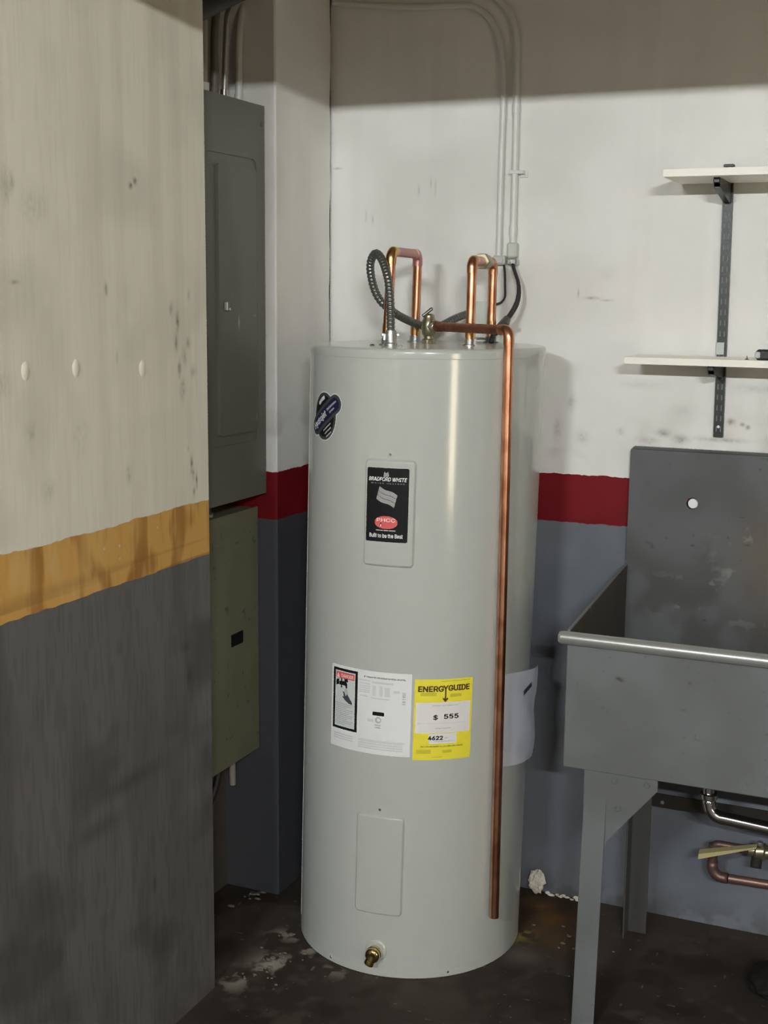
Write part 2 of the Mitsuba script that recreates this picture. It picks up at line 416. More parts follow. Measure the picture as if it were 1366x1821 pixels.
def tank(mesh):
    m = mesh.copy(); v = np.array(m.vertices)
    v[:, :2] += np.array([TX, TY]) + LEAN * v[:, 2:3] * CU
    m.vertices = v; return m


def wrap(mesh, th, z, r=R):
    """flat mesh (x right, y up, z out) laid round the tank at angle th (degrees, 0 = towards -y)"""
    m = mesh.copy(); v = np.array(m.vertices); a = np.radians(th) + v[:, 0] / R
    rr = r + v[:, 2]
    m.vertices = np.stack([rr * np.sin(a), -rr * np.cos(a), z + v[:, 1]], 1); return tank(m)


def sheet(poly, th, z, lift, t=.0004, size=.012):
    m = extr(poly, t)
    vv, ff = trimesh.remesh.subdivide_to_size(m.vertices, m.faces, size)
    return wrap(trimesh.Trimesh(vv, ff), th, z, R + lift)


def text(s, w=None, h=None, bold=False, t=.0003, italic=0.0, fat=0.0):
    """lettering centred on its own middle, scaled to width w and height h"""
    m = meshkit.text_mesh(s, .01, t, bold); v = np.array(m.vertices)
    lo, hi = v.min(0), v.max(0); c = (lo + hi) / 2
    v[:, :2] -= c[:2]
    sx = w / (hi[0] - lo[0]) if w else None; sy = h / (hi[1] - lo[1]) if h else None
    sx, sy = sx or sy, sy or sx
    v[:, 0] *= sx; v[:, 1] *= sy; v[:, 0] += italic * v[:, 1]
    m.vertices = v
    if fat: m = cat(*[mv(m, dx * fat, dy * fat) for dx, dy in ((-1, 0), (1, 0), (0, .6), (0, -.6))])
    return m


def mv(m, x, y, rot=0):
    m = m.copy()
    if rot: m.apply_transform(trimesh.transformations.rotation_matrix(math.radians(rot), [0, 0, 1]))
    m.apply_translation([x, y, 0]); return m


WH = 'water_heater'
lab(WH, 'tall light gray cylindrical electric water heater standing on the floor between column and sink', 'water heater')
add(WH + '__body', tank(lathe([(0, .012), (R - .004, .012), (R - .001, .016), (R, .02), (R, 1.0), (R, 1.466), (R - .004, 1.4665), (0, 1.4665)], 160)), 'enamel', 30)
cap = [(R - .006, 1.4655), (R + .0012, 1.4655), (R + .002, 1.467), (R + .002, 1.479), (R + .001, 1.4835), (R - .0025, 1.487), (R - .007, 1.488), (R - .02, 1.488), (0, 1.488)]
add(WH + '__top_cap', tank(lathe(cap, 160)), 'enamel_cap', 40)
add(WH + '__bottom_pan', tank(lathe([(0, 0), (R - .002, 0), (R + .0004, .002), (R + .0004, .018), (R - .0005, .021), (R - .01, .021)], 160)), 'enamel', 30, 'shallow bottom rim')
add(WH + '__seam', wrap(bx(-.002, .002, .03, 1.464, -.001, .0012, .0006), -63, 0), 'enamel', 30)


def cover(th, z0, z1, w, hgt=.0062, bev=.007, cr=.012, n=44, m_=70):
    """pressed access cover: rounded rectangle with a soft bevelled edge"""
    xs = np.concatenate([np.linspace(-w / 2, -w / 2 + bev, 9)[:-1], np.linspace(-w / 2 + bev, w / 2 - bev, n), np.linspace(w / 2 - bev, w / 2, 9)[1:]])
    ys = np.concatenate([np.linspace(z0, z0 + bev, 9)[:-1], np.linspace(z0 + bev, z1 - bev, m_), np.linspace(z1 - bev, z1, 9)[1:]])
    X, Y = np.meshgrid(xs, ys); zc, hh = (z0 + z1) / 2, (z1 - z0) / 2
    qx, qy = np.abs(X) - (w / 2 - cr), np.abs(Y - zc) - (hh - cr)
    d = cr - np.hypot(np.maximum(qx, 0), np.maximum(qy, 0)) - np.minimum(np.maximum(qx, qy), 0)
    t = np.clip(d / bev, 0, 1); Z = -.0008 + (hgt + .0008) * np.sin(t * np.pi / 2) * (d > 0) + 0
    Z = np.where(d <= 0, -.0008, Z)
    v = np.stack([X, Y, Z], -1).reshape(-1, 3); k = len(xs)
    i, j = np.meshgrid(np.arange(len(ys) - 1), np.arange(k - 1), indexing='ij')
    q = np.stack([i * k + j, i * k + j + 1, (i + 1) * k + j + 1, (i + 1) * k + j], -1).reshape(-1, 4)
    return wrap(trimesh.Trimesh(v, np.vstack([q[:, [0, 1, 2]], q[:, [0, 2, 3]]]), process=False), th, 0)


RW = R * math.pi / 180
add(WH + '__access_panel', cover(6.0, .9975, 1.2435, 24.9 * RW), 'enamel_cap', True, 'upper access cover carrying the black badge')
add(WH + '__access_panel', cover(5.75, .1570, .4065, 24.4 * RW), 'enamel_cap', True, 'plain lower access cover')
for th, z in ((5.8, 1.2530), (5.6, .4187), (-20.6, .0125), (41.4, .0125), (6.5, 1.4745)):
    add(WH + '__screw', wrap(disc(.0032, .0022, .001, 12), th, z), 'bright_zinc', 30)

# ---- black badge on the upper cover
BT, BZ = 5.3, 1.140                       # centre
BW, BH = 19.7 * RW, .1675
L0 = .0062
def rrect(w, h, r): return sbox(-w / 2 + r, -h / 2 + r, w / 2 - r, h / 2 - r).buffer(r, 6)
B = WH + '__badge'
add(B, sheet(rrect(BW, BH, .004), BT, BZ, L0 + .0002, .0005), 'badge_black', False, 'black brand badge with white lettering')
ty = lambda f_: BH / 2 - f_ * BH
tl = L0 + .0007
add(B + '__lettering', wrap(mv(text('BRADFORD WHITE', BW * .90, .0092, True, italic=.18), 0, ty(.150)), BT, BZ, R + tl), 'white_ink', False)
add(B + '__lettering', cat(wrap(mv(text('Built to be the Best', BW * .80, .0098, True), -.001, ty(.915)), BT, BZ, R + tl)), 'white_ink', False)
add(B + '__small_lettering', cat(wrap(mv(text('W A T E R   H E A T E R S', BW * .80, .0022), 0, ty(.207)), BT, BZ, R + tl),
                                 *[sheet(sbox(x0, ty(.850), x0 + w_, ty(.836)), BT, BZ, tl, .0003) for x0, w_ in ((-.024, .009), (-.0135, .006), (-.006, .011), (.0065, .0145))]), 'gray_ink', False)
crest = unary_union([rrect(.0125, .006, .002), affinity.translate(rrect(.011, .005, .0015), 0, .0035), affinity.translate(rrect(.003, .006, .001), -.004, .005), affinity.translate(rrect(.003, .006, .001), .0035, .005)])
add(B + '__crest', sheet(crest, BT - .6, BZ + ty(.100), tl, .0003), 'badge_gray', False)
def wavy(y0, y1):
    xs = np.linspace(-.0225, .0225, 15); s = (xs + .0225) / .045
    wv = .0085 - .0170 * (1 - (1 - s) ** 2.0) - .0035 * np.maximum(s - .75, 0) * 4 + .0045 * np.sin(np.pi * np.clip((s - .3) / .7, 0, 1)) * .6
    up_ = [(x + .25 * y1, w + y1) for x, w in zip(xs, wv)]; dn = [(x + .25 * y0, w + y0) for x, w in zip(xs, wv)]
    return Polygon(up_ + dn[::-1])
add(B + '__flag', sheet(affinity.scale(unary_union([wavy(.0068, .0168), wavy(-.0038, .0058), wavy(-.0145, -.0048)]), .92, .92, origin=(0, 0)), BT - .2, BZ + ty(.385), tl, .0003), 'badge_gray', False)
oval = affinity.scale(Point(0, 0).buffer(1, 24), .0268, .0148).intersection(sbox(-.0258, -.0145, .0258, .0145))
add(B + '__oval', sheet(oval, BT - .2, BZ + ty(.735), tl, .0003), 'red_ink', False)
add(B + '__oval_lettering', cat(wrap(mv(text('PHCC', .043, .0085, True), -.001, ty(.702)), BT, BZ, R + tl + .0004),
                                sheet(affinity.scale(Point(0, 0).buffer(1, 8), .0016, .003), BT - 2.6, BZ + ty(.775), tl + .0004, .0003)), 'pink_ink', False)
drop = Polygon([(-.0035, -.003), (0, .0055), (.0035, -.003)])
add(B + '__droplet', sheet(drop, BT - 2.6, BZ + ty(.765), tl + .0003, .0003), 'black_ink', False)

# ---- round sticker at the left
ST, SZ = -35.0, 1.3267
S = WH + '__sticker'
disc1 = affinity.scale(Point(0, 0).buffer(1, 24), .047, .0545)
a_ = 34
band = affinity.rotate(rrect(.142, .044, .021), a_, origin=(0, 0))
outer = unary_union([disc1, affinity.translate(band, .002, .003)])
add(S, sheet(outer.buffer(.0028, 6), ST, SZ, .0002, .0003), 'label_pale', False, 'dark two-lobed sticker with a pale outline')
add(S + '__field', sheet(outer, ST, SZ, .0005, .0003), 'badge_edge', False)
add(S + '__lower_field', sheet(disc1.buffer(-.007).difference(affinity.translate(band, .002, .003).buffer(.001)), ST, SZ, .0008, .0003), 'badge_black', False)
add(S + '__band', sheet(affinity.translate(affinity.rotate(rrect(.128, .030, .014), a_, origin=(0, 0)), .002, .003), ST, SZ, .0008, .0003), 'navy_ink', False)
def st(s, w, h, x, y, bold=True): return wrap(mv(text(s, w, h, bold), x, y, a_), ST, SZ, R + .0012)
ca, sa = math.cos(math.radians(a_)), math.sin(math.radians(a_))
add(S + '__lettering', st('Hydrojet', .068, .021, .002 - .026 * ca, .003 - .026 * sa), 'pale_ink', False)
add(S + '__top_mark', cat(*[sheet(affinity.translate(affinity.rotate(rrect(w_, .0085, .003), a_ + t_, origin=(0, 0)), x_, y_), ST, SZ, .0012, .0003) for w_, t_, x_, y_ in ((.016, 8, -.018, .032), (.017, -6, -.006, .0405))]), 'pale_ink', False)
add(S + '__small_lettering', cat(st('Total Performance', .042, .0065, .002 + .036 * ca - .0045 * sa, .003 + .036 * sa + .0045 * ca), st('System', .022, .0065, .002 + .032 * ca + .006 * sa, .003 + .032 * sa - .006 * ca)), 'lilac_ink', False)
add(S + '__faint_lettering', cat(*[sheet(affinity.translate(affinity.rotate(rrect(.036 - .006 * k, .003, .001), a_, origin=(0, 0)), .014 + .004 * k, -.024 - .008 * k), ST, SZ, .0012, .0003) for k in range(3)]), 'gray_ink', False)

# ---- white rating label
WT, WZ, WW, WHh = -2.4, .6515, 43.2 * RW, .1985
W = WH + '__rating_label'
add(W, sheet(rrect(WW, WHh, .002), WT, WZ, .0002, .0003), 'label_white', False, 'white rating label with black framed danger notice')
wx = lambda fr_: -WW / 2 + fr_ * WW
wy = lambda fr_: WHh / 2 - fr_ * WHh
def rect(x0, x1, y0, y1): return sbox(wx(x0), wy(y1), wx(x1), wy(y0))
lw = .0006
frame = rect(.030, .375, .035, .775).difference(rect(.060, .345, .065, .745))
add(W + '__danger_frame', sheet(frame, WT, WZ, lw, .0003), 'black_ink', False)
add(W + '__danger_field', sheet(rect(.060, .345, .065, .745), WT, WZ, lw - .0001, .0003), 'label_pale', False)
add(W + '__danger_header', sheet(rect(.072, .335, .080, .155), WT, WZ, lw + .0003, .0003), 'red_ink', False)
tri = Polygon([(wx(.082), wy(.148)), (wx(.128), wy(.148)), (wx(.105), wy(.088))])
add(W + '__danger_lettering', cat(sheet(tri, WT, WZ, lw + .0006, .0003), wrap(mv(text('DANGER', WW * .17, .0085, True), wx(.235), wy(.120)), WT, WZ, R + lw + .0006)), 'pink_ink', False)
fx = lambda x, y: (wx(.060 + .285 * x), wy(.065 + .68 * y))
tap = unary_union([Polygon([fx(.05, .17), fx(.20, .15), fx(.20, .25), fx(.05, .27)]), Polygon([fx(.22, .19), fx(.55, .17), fx(.62, .22), fx(.62, .29), fx(.55, .29), fx(.52, .25), fx(.22, .25)]),
                   Polygon([fx(.30, .13), fx(.36, .13), fx(.36, .30), fx(.30, .30)]), Polygon([fx(.45, .12), fx(.62, .11), fx(.66, .18), fx(.50, .18)])])
add(W + '__tap_icon', sheet(tap, WT, WZ, lw + .0003, .0003), 'black_ink', False)
hand = Polygon([fx(.40, .36), fx(.48, .37), fx(.55, .44), fx(.62, .40), fx(.72, .45), fx(.86, .53), fx(.86, .57), fx(.70, .555), fx(.52, .51), fx(.38, .45), fx(.47, .45)])
add(W + '__hand_icon', sheet(hand, WT, WZ, lw + .0003, .0003), 'paper_dark', False)
spray = Polygon([fx(.54, .29), fx(.60, .29), fx(.68, .40), fx(.58, .44), fx(.44, .37)])
add(W + '__water_icon', sheet(spray, WT, WZ, lw + .0002, .0003), 'gray_ink', False)
rows = [Polygon([fx(.05, y), fx(.05 + w_, y + .004), fx(.05 + w_, y + .018), fx(.05, y + .014)]) for y, w_ in zip(np.arange(.58, .97, .033), [.85, .8, .55, .86, .82, .7, .86, .84, .6, .86, .8, .5])]
add(W + '__danger_text', sheet(unary_union(rows), WT, WZ, lw + .0003, .0002), 'gray_ink', False)
add(W + '__title_lettering', wrap(mv(text('AUTOMATIC STORAGE WATER HEATER', WW * .48, .0036, True), wx(.69), wy(.075)), WT, WZ, R + lw), 'black_ink', False)
blocks = [rect(.40, .53, .11, .13), rect(.55, .80, .12, .145), rect(.40, .53, .15, .165), rect(.56, .60, .17, .29), rect(.64, .68, .17, .29), rect(.70, .76, .18, .29), rect(.80, .87, .21, .24)]
blocks += [rect(.40, .53, y, y + .014) for y in np.arange(.18, .27, .025)] + [rect(.41, .50, .30, .315), rect(.55, .76, .315, .33), rect(.41, .94, .83, .85)]
blocks += [rect(.40, .92, y, y + .020) for y in np.arange(.84, .945, .028)] + [rect(.05, .33, y, y + .016) for y in np.arange(.83, .91, .028)] + [rect(.51, .58, .575, .61)]
add(W + '__faint_text', sheet(unary_union(blocks), WT, WZ, lw, .0002), 'pale_ink', False)
codes = [rect(.900, .938, y, y + .010) for y in (.225, .245, .262, .275, .30, .325, .337, .36)]
add(W + '__barcode', sheet(unary_union(codes), WT, WZ, lw, .0003), 'gray_ink', False)
add(W + '__logo_bar', sheet(affinity.translate(rrect(.0285, .0088, .002), wx(.635), wy(.505)), WT, WZ, lw, .0003), 'black_ink', False)
ring = Point(wx(.635), wy(.580)).buffer(.0075, 12).difference(Point(wx(.640), wy(.580)).buffer(.004, 10))
add(W + '__logo_mark', sheet(unary_union([ring, rect(.60, .665, .635, .65), rect(.60, .665, .665, .68)]), WT, WZ, lw, .0003), 'gray_ink', False)

# ---- yellow energy label
ET, EZ, EW, EH = 34.6, .6425, 28.2 * RW, .193
E = WH + '__energy_label'
add(E, sheet(rrect(EW, EH, .001), ET, EZ, .0002, .0003), 'label_yellow', False, 'yellow and white energy cost label')
ey = lambda fr_: EH / 2 - fr_ * EH
ex = lambda fr_: -EW / 2 + fr_ * EW
add(E + '__field', cat(sheet(sbox(ex(.03), ey(.665), ex(.965), ey(.285)), ET, EZ, .0005, .0003), sheet(affinity.translate(rrect(EW * .48, EH * .125, .003), ex(.500), ey(.735)), ET, EZ, .0005, .0003)), 'label_cream', False)
le = R + .0006
arrow = Polygon([(-.0016, 0), (.0016, 0), (.0016, -.024), (.0062, -.022), (.0062, -.0255), (0, -.0325), (-.0062, -.0255), (-.0062, -.022), (-.0016, -.024)])
add(E + '__title_lettering', cat(wrap(mv(text('ENERG', EW * .425, .0135, True, fat=.0005), ex(.275), ey(.118)), ET, EZ, le), wrap(mv(text('GUIDE', EW * .37, .0135, True, fat=.0005), ex(.755), ey(.112)), ET, EZ, le),
                                 wrap(mv(text('Y', EW * .085, .0135, True, fat=.0005), ex(.522), ey(.115)), ET, EZ, le), sheet(affinity.translate(arrow, ex(.522), ey(.115)), ET, EZ, .0006, .0003)), 'brown_ink', False)
def et(s, w, h, x, y, bold=True, fat=0): return wrap(mv(text(s, EW * w, h, bold, fat=fat), ex(x), ey(y)), ET, EZ, R + .0009)
add(E + '__lettering', cat(et('$', .072, .0130, .365, .470, False, .0006), et('555', .245, .0105, .635, .462, False, .0008), et('4622', .245, .0095, .375, .725, False, .0008)), 'black_ink', False)
add(E + '__small_lettering', cat(et('Estimated Yearly Energy Cost', .43, .0035, .52, .325), et('Cost Range of Similar Models', .28, .0032, .49, .606), et('kWh', .06, .0034, .56, .728), et('Estimated Yearly Electricity Use', .32, .0028, .52, .768)), 'gray_ink', False)
add(E + '__range_line', sheet(unary_union([sbox(ex(.1), ey(.548), ex(.90), ey(.542)), sbox(ex(.06), ey(.552), ex(.12), ey(.530)), sbox(ex(.86), ey(.548), ex(.866), ey(.535)), sbox(ex(.3), ey(.556), ex(.304), ey(.544))]), ET, EZ, .0009, .0002), 'pale_ink', False)
add(E + '__footer_lettering', cat(wrap(mv(text('Your cost will depend on your utility rates and use.', EW * .74, .0040, True), ex(.49), ey(.833)), ET, EZ, le)), 'brown_ink', False)
bl = [sbox(ex(.06), ey(.92), ex(.30), ey(.87)), sbox(ex(.50), ey(.915), ex(.66), ey(.88)), sbox(ex(.10), ey(.205), ex(.37), ey(.16)), sbox(ex(.60), ey(.225), ex(.80), ey(.185)), sbox(ex(.32), ey(.968), ex(.5), ey(.96)), sbox(ex(.45), ey(.03), ex(.95), ey(.02))]
add(E + '__faint_text', sheet(unary_union(bl), ET, EZ, .0005, .0002), 'olive_ink', False)
add(WH + '__small_tag', sheet(rrect(9.2 * RW, .0075, .0005), 23.0, .0505, .0002, .0003), 'gray_ink', False, 'small gray strip beside the drain valve')

# ---- drain valve
DV = WH + '__drain_valve'
dth, dz = 5.6, .0665
def rad(th): a = math.radians(th); return np.array([math.sin(a), -math.cos(a), 0])
dc = np.array([TX, TY, 0]) + np.append(LEAN * dz * CU, 0)
nd = rad(dth)
add(WH + '__valve_collar', orient(lathe([(0, -.004), (.027, -.004), (.0265, .0015), (.023, .004), (0, .004)], 32), dc + nd * R + [0, 0, dz], nd, (0, 0, 1)), 'enamel', 30)
add(DV, orient(lathe([(0, 0), (.0125, 0), (.0125, .010), (.0150, .013), (.0175, .018), (.0180, .024), (.0168, .0255), (.0168, .0270), (.0180, .0285), (.0180, .034), (.0155, .038), (.010, .040), (.0085, .0385), (0, .0382)], 32), dc + nd * (R - .004) + [0, 0, dz], nd, (0, 0, 1)), 'brass', 40, 'polished brass drain valve')
sd = np.array([-.45, 0, -1.0]); sd /= np.linalg.norm(sd)
add(DV + '__spout', orient(lathe([(0, 0), (.0095, 0), (.0095, .010), (.0120, .012), (.0124, .020), (.0112, .0225), (.0095, .0235), (.0085, .0235), (0, .019)], 28), dc + nd * (R + .026) + [0, 0, dz - .003], sd + nd * .35, (1, 0, 0)), 'brass', 40)

# ------------------------------------------------------------------ pipes on top of the tank: (u right, v towards camera, z)
CT = np.array([TX, TY]) + LEAN * 1.488 * CU
CV = np.array([math.sin(YAW), -math.cos(YAW)])
def tp(u, v, z): return np.append(CT + CU * u + CV * v, z)
RP = .0111
SHO = (RP + .0012)


def elbow(key, a, c, b, mat, Rb=.017, collar=.012):
    """a copper elbow fitting at corner c between directions to a and b"""
    a, c, b = (np.asarray(x, float) for x in (a, c, b))
    P = bend(a, c, b, Rb, 11); d1 = (a - c) / np.linalg.norm(a - c); d2 = (b - c) / np.linalg.norm(b - c)
    P = np.vstack([P[0] + d1 * collar, P[0] + d1 * .0005, P[1:-1], P[-1] + d2 * .0005, P[-1] + d2 * collar])
    r = np.full(len(P), SHO)
    add(key, tube(P, r, 22), mat, 40)


def nipple(key, u, v, mat='galvanized', z0=1.4875):
    add(key + '__nipple', cat(rod(tp(u, v, z0), tp(u, v, z0 + .016), .0135, 24), orient(disc(.019, .004, .001, 24), tp(u, v, z0), (0, 0, 1))), mat, 30, 'pale steel nipple at the tank top')


# left loop
k = 'copper_pipe'
lab(k, 'copper pipe bent into a tall inverted U behind the flexible conduit', 'pipe')
A0, A1, A2, A3 = tp(-.0985, .06, 1.494), tp(-.0900, .06, 1.7042), tp(-.0242, -.14, 1.7042), tp(-.0282, -.14, 1.494)
add(k + '__riser', rod(A0, A1 + (A0 - A1) * .1, RP), 'copper'); add(k + '__crossover', rod(A1 + (A2 - A1) * .08, A2 + (A1 - A2) * .08, RP), 'copper_lacquer', 35, 'dull pinkish crossover tube'); add(k + '__riser', rod(A3, A2 + (A3 - A2) * .1, RP), 'copper')
elbow(k + '__elbow', A0, A1, A2, 'copper_gold'); elbow(k + '__elbow', A1, A2, A3, 'copper_lacquer')
for P0, P1 in ((A0, A1), (A3, A2)):
    d = (P1 - P0) / np.linalg.norm(P1 - P0); add(k + '__coupling', cat(rod(P0 + d * .014, P0 + d * .044, SHO)), 'copper_gold')
nipple(k, -.0985, .06); nipple(k, -.0282, -.14)
# right loop
k2 = 'copper_pipe_001'
lab(k2, 'copper pipe bent into an inverted U with a bronze union, right of the relief valve', 'pipe')
B0, B1, B2, B3 = tp(.0970, .06, 1.494), tp(.0983, .06, 1.6855), tp(.1631, -.14, 1.6855), tp(.1620, -.14, 1.494)
add(k2 + '__riser', rod(B0, B1 + (B0 - B1) * .1, RP), 'copper'); add(k2 + '__crossover', rod(B1 + (B2 - B1) * .08, B2 + (B1 - B2) * .08, RP), 'copper_lacquer'); add(k2 + '__riser', rod(B3, B2 + (B3 - B2) * .1, RP), 'copper')
elbow(k2 + '__elbow', B0, B1, B2, 'copper'); elbow(k2 + '__elbow', B1, B2, B3, 'copper')
dB = (B2 - B1) / np.linalg.norm(B2 - B1); Lb = np.linalg.norm(B2 - B1)
add(k2 + '__union', cat(orient(hexnut(.0205, .020), B1 + dB * (Lb * .42), dB), orient(disc(.0175, .040, .003, 24), B1 + dB * (Lb * .42 + .01), dB)), 'bronze', 30, 'bronze union nut')
for P0, P1 in ((B0, B1), (B3, B2)):
    d = (P1 - P0) / np.linalg.norm(P1 - P0); add(k2 + '__coupling', rod(P0 + d * .012, P0 + d * .048, SHO), 'copper_gold')
nipple(k2, .0970, .06, 'bright_zinc'); nipple(k2, .1620, -.14, 'dark_galvanized')

# relief valve and its discharge pipe
rv = 'relief_valve'
lab(rv, 'bronze relief valve with a tilted lever in the middle of the tank top', 'valve')
vu, vv_ = .003, -.045
add(rv + '__body', cat(orient(lathe([(0, 0), (.0165, 0), (.0165, .010), (.012, .012), (.012, .018), (.0165, .024), (.0185, .034), (.0185, .046), (.0165, .056), (.0135, .062), (.0135, .068), (.009, .072), (0, .072)], 28), tp(vu, vv_, 1.488), (0, 0, 1))), 'bronze', 35)
add(rv + '__hex_base', orient(hexnut(.0185, .011), tp(vu, vv_, 1.4875), (0, 0, 1)), 'bronze', 20)
l0, l1 = tp(vu - .016, vv_ + .004, 1.5535), tp(vu + .008, vv_ + .004, 1.5735)
add(rv + '__lever', tube([l0, l0 + (l1 - l0) * .05, l0 + (l1 - l0) * .9, l1], [.003, .0042, .0042, .003], 10), 'dark_galvanized', 35, 'small steel test lever')
dp = 'discharge_pipe'
lab(dp, 'long copper discharge pipe running from the relief valve down the front right of the tank', 'pipe')
D0, D1, D2 = tp(.0155, -.03, 1.5300), tp(.1712, .24, 1.5300), tp(.1712, .24, .140)
dD = (D1 - D0) / np.linalg.norm(D1 - D0)
add(rv + '__outlet_nut', cat(orient(hexnut(.0165, .012), D0 - dD * .008, dD), orient(disc(.0145, .01, .001, 20), D0 + dD * .003, dD)), 'chrome', 20, 'shiny outlet nut')
add(dp + '__cross_tube', rod(D0 + dD * .008, D1 - dD * .02, RP), 'copper_dull', 35, 'dark dull copper')
add(dp + '__coupling', rod(D0 + dD * .010, D0 + dD * .034, SHO), 'copper_dull')
elbow(dp + '__elbow', D0, D1, D2, 'copper', .018, .014)
add(dp + '__drop_tube', rod(D1 + np.array([0, 0, -.024]), D2, RP, 24), 'copper')

# flexible conduit loop
fp = np.array([tp(*q) for q in [(-.0900, .12, 1.4885), (-.0900, .12, 1.514), (-.0912, .12, 1.5704), (-.0936, .11, 1.6106), (-.0978, .10, 1.6418), (-.1036, .085, 1.6631), (-.1146, .06, 1.689), (-.128, .035, 1.6994), (-.1389, .015, 1.6791),
                               (-.1378, .005, 1.6491), (-.1282, 0, 1.6137), (-.1124, 0, 1.5873), (-.0983, -.005, 1.5748), (-.0755, -.03, 1.558), (-.0527, -.06, 1.5456), (-.0262, -.094, 1.5345), (.016, -.13, 1.5250), (.0602, -.18, 1.5400), (.1007, -.23, 1.5554), (.122, -.262, 1.560)]])
fp = smooth_path(fp, .00095)
s_ = np.concatenate([[0], np.cumsum(np.linalg.norm(np.diff(fp, axis=0), axis=1))])
fr_ = .0085 + .0016 * (0.5 + 0.5 * np.cos(2 * np.pi * s_ / .0088)) ** 0.6
fx_ = 'flexible_conduit'
lab(fx_, 'gray ribbed flexible conduit looping up and over on the left of the tank top', 'conduit')
add(fx_ + '__ribbed_hose', tube(fp, fr_, 18), 'hose_metal', True)
add(fx_ + '__connector', cat(orient(lathe([(0, 0), (.0155, 0), (.0155, .006), (.0135, .008), (.0135, .028), (.0125, .031), (.0125, .036), (0, .036)], 24), tp(-.09, .12, 1.4878), (0, 0, 1)),
                             orient(bx(-.019, -.011, -.008, .008, .012, .030, .002), tp(-.09, .12, 1.4878), (0, 0, 1), np.append(CU, 0))), 'galvanized', 30, 'steel connector at the tank top')
for sx_ in (-.0185, .0165):
    add(fx_ + '__connector_screw', orient(disc(.0040, .006, .001, 12), tp(-.09 + sx_, .123, 1.514), np.append(CV, 0)), 'bright_zinc')
for u_, v_ in ((-.133, .1), (-.068, .135)):
    c_ = num('cap_screw')
    add(c_, orient(cat(hexnut(.0046, .0035, .0006), disc(.0065, .0012, .0003, 16)), tp(u_, v_, 1.4878), (0, 0, 1)), 'bright_zinc' if u_ > -.1 else 'dark_galvanized', 20)
    lab(c_, 'dark screw head on the tank top left of the flexible conduit' if u_ < -.1 else 'shiny screw head on the tank top right of the flexible conduit', 'screw')

# paper sheet stuck to the right side of the tank
def paper():
    a = np.linspace(math.radians(64), math.radians(103), 26); s = np.linspace(0, 1, 22)
    A, S2 = np.meshgrid(a, s, indexing='ij'); q = (A - a[0]) / (a[-1] - a[0])
    top = .732 - .022 * q; bot = .505 - .030 * q
    Z = bot + (top - bot) * S2
    wr = .003 * np.sin(9 * S2 + 6 * q) + .003 * meshkit.noise(np.stack([q * 5, S2 * 7, q * 0], -1), 4)
    rr = R + .003 + .012 * q ** 1.5 + wr * (.3 + q)
    th = 12
    v = np.stack([rr * np.sin(A), -rr * np.cos(A), Z], -1).reshape(-1, 3)
    i, j = np.meshgrid(np.arange(25), np.arange(21), indexing='ij')
    f_ = np.stack([i * 22 + j, (i + 1) * 22 + j, (i + 1) * 22 + j + 1, i * 22 + j + 1], -1).reshape(-1, 4)
    return tank(trimesh.Trimesh(v, np.vstack([f_[:, [0, 1, 2]], f_[:, [0, 2, 3]]]), process=False))
lab('paper_sheet', 'creased white paper sheet stuck on the right side of the water heater', 'paper')
add('paper_sheet__sheet', paper(), 'paper', True)
m = bx(-.026, .026, -.006, .006, 0, .0006, .0002)
add('paper_sheet__print', wrap(mv(m, 0, 0, 8), 88, .672, R + .0125), 'paper_dark', False, 'dark printed block')

# ------------------------------------------------------------------ wall conduits, box and cable above the tank
YC = YB - .013
def wall_conduit(key, pts, r, mat, label):
    lab(key, label, 'conduit')
    P = smooth_path([(x, YC, z) for x, z in pts], .008)
    add(key + '__tube', tube(P, r, 18), mat)
wall_conduit('wall_conduit', [(-1.0807, 1.705), (-1.0800, 1.80), (-1.0793, 1.9625), (-1.0777, 2.0996), (-1.083, 2.1898), (-1.0993, 2.2536), (-1.1254, 2.294), (-1.1655, 2.3183), (-1.2319, 2.3253), (-1.3608, 2.3323), (-1.5521, 2.3560)], .0080, 'conduit_paint',
             'white painted conduit on the back wall bending left at the top, left of the pair')
wall_conduit('wall_conduit_001', [(-1.0437, 1.735), (-1.0436, 1.80), (-1.0433, 1.9149), (-1.044, 2.0704), (-1.0465, 2.1877), (-1.0489, 2.2462), (-1.0608, 2.2867), (-1.0812, 2.315), (-1.12, 2.345), (-1.18, 2.362)], .0085, 'conduit_paint',
             'white painted conduit on the back wall with a strap, right one of the pair')
for z in (2.066, 1.768):
    add('wall_conduit_001__coupling', rod((-1.0438, YC, z - .012), (-1.0438, YC, z + .012), .0102), 'conduit_paint')
add('wall_conduit_001__strap', cat(bx(-1.056, -1.018, YC - .010, YC + .0128, 1.907, 1.916, .001), bx(-1.032, -1.012, YC + .009, YC + .0128, 1.899, 1.916, .001), orient(disc(.003, .003, .001, 10), (-1.022, YC + .009, 1.905), (0, -1, 0))), 'conduit_paint', 20, 'pipe strap with a screw')
cf = 'conduit_fitting'
lab(cf, 'gray conduit fitting on the back wall at the foot of the left painted conduit', 'fitting')
add(cf + '__body', bx(-1.093, -1.060, YC - .016, YC + .0125, 1.683, 1.706, .004), 'box_paint', 30)
add(cf + '__cover', bx(-1.090, -1.063, YC - .0185, YC - .0155, 1.686, 1.703, .001), 'gray_plastic', 30)
cf2 = 'conduit_fitting_001'
lab(cf2, 'gray clamped fitting at the foot of the strapped conduit', 'fitting')
add(cf2 + '__body', bx(-1.0545, -1.030, YC - .016, YC + .0125, 1.700, 1.738, .004), 'box_paint', 30)
add(cf2 + '__clamp', cat(bx(-1.055, -1.028, YC - .015, YC + .011, 1.681, 1.699, .004), orient(disc(.004, .006, .001, 10), (-1.046, YC - .014, 1.690), (0, -1, 0))), 'galvanized', 30)
jb = 'junction_box'
lab(jb, 'pale junction box on the back wall behind the right copper loop', 'box')
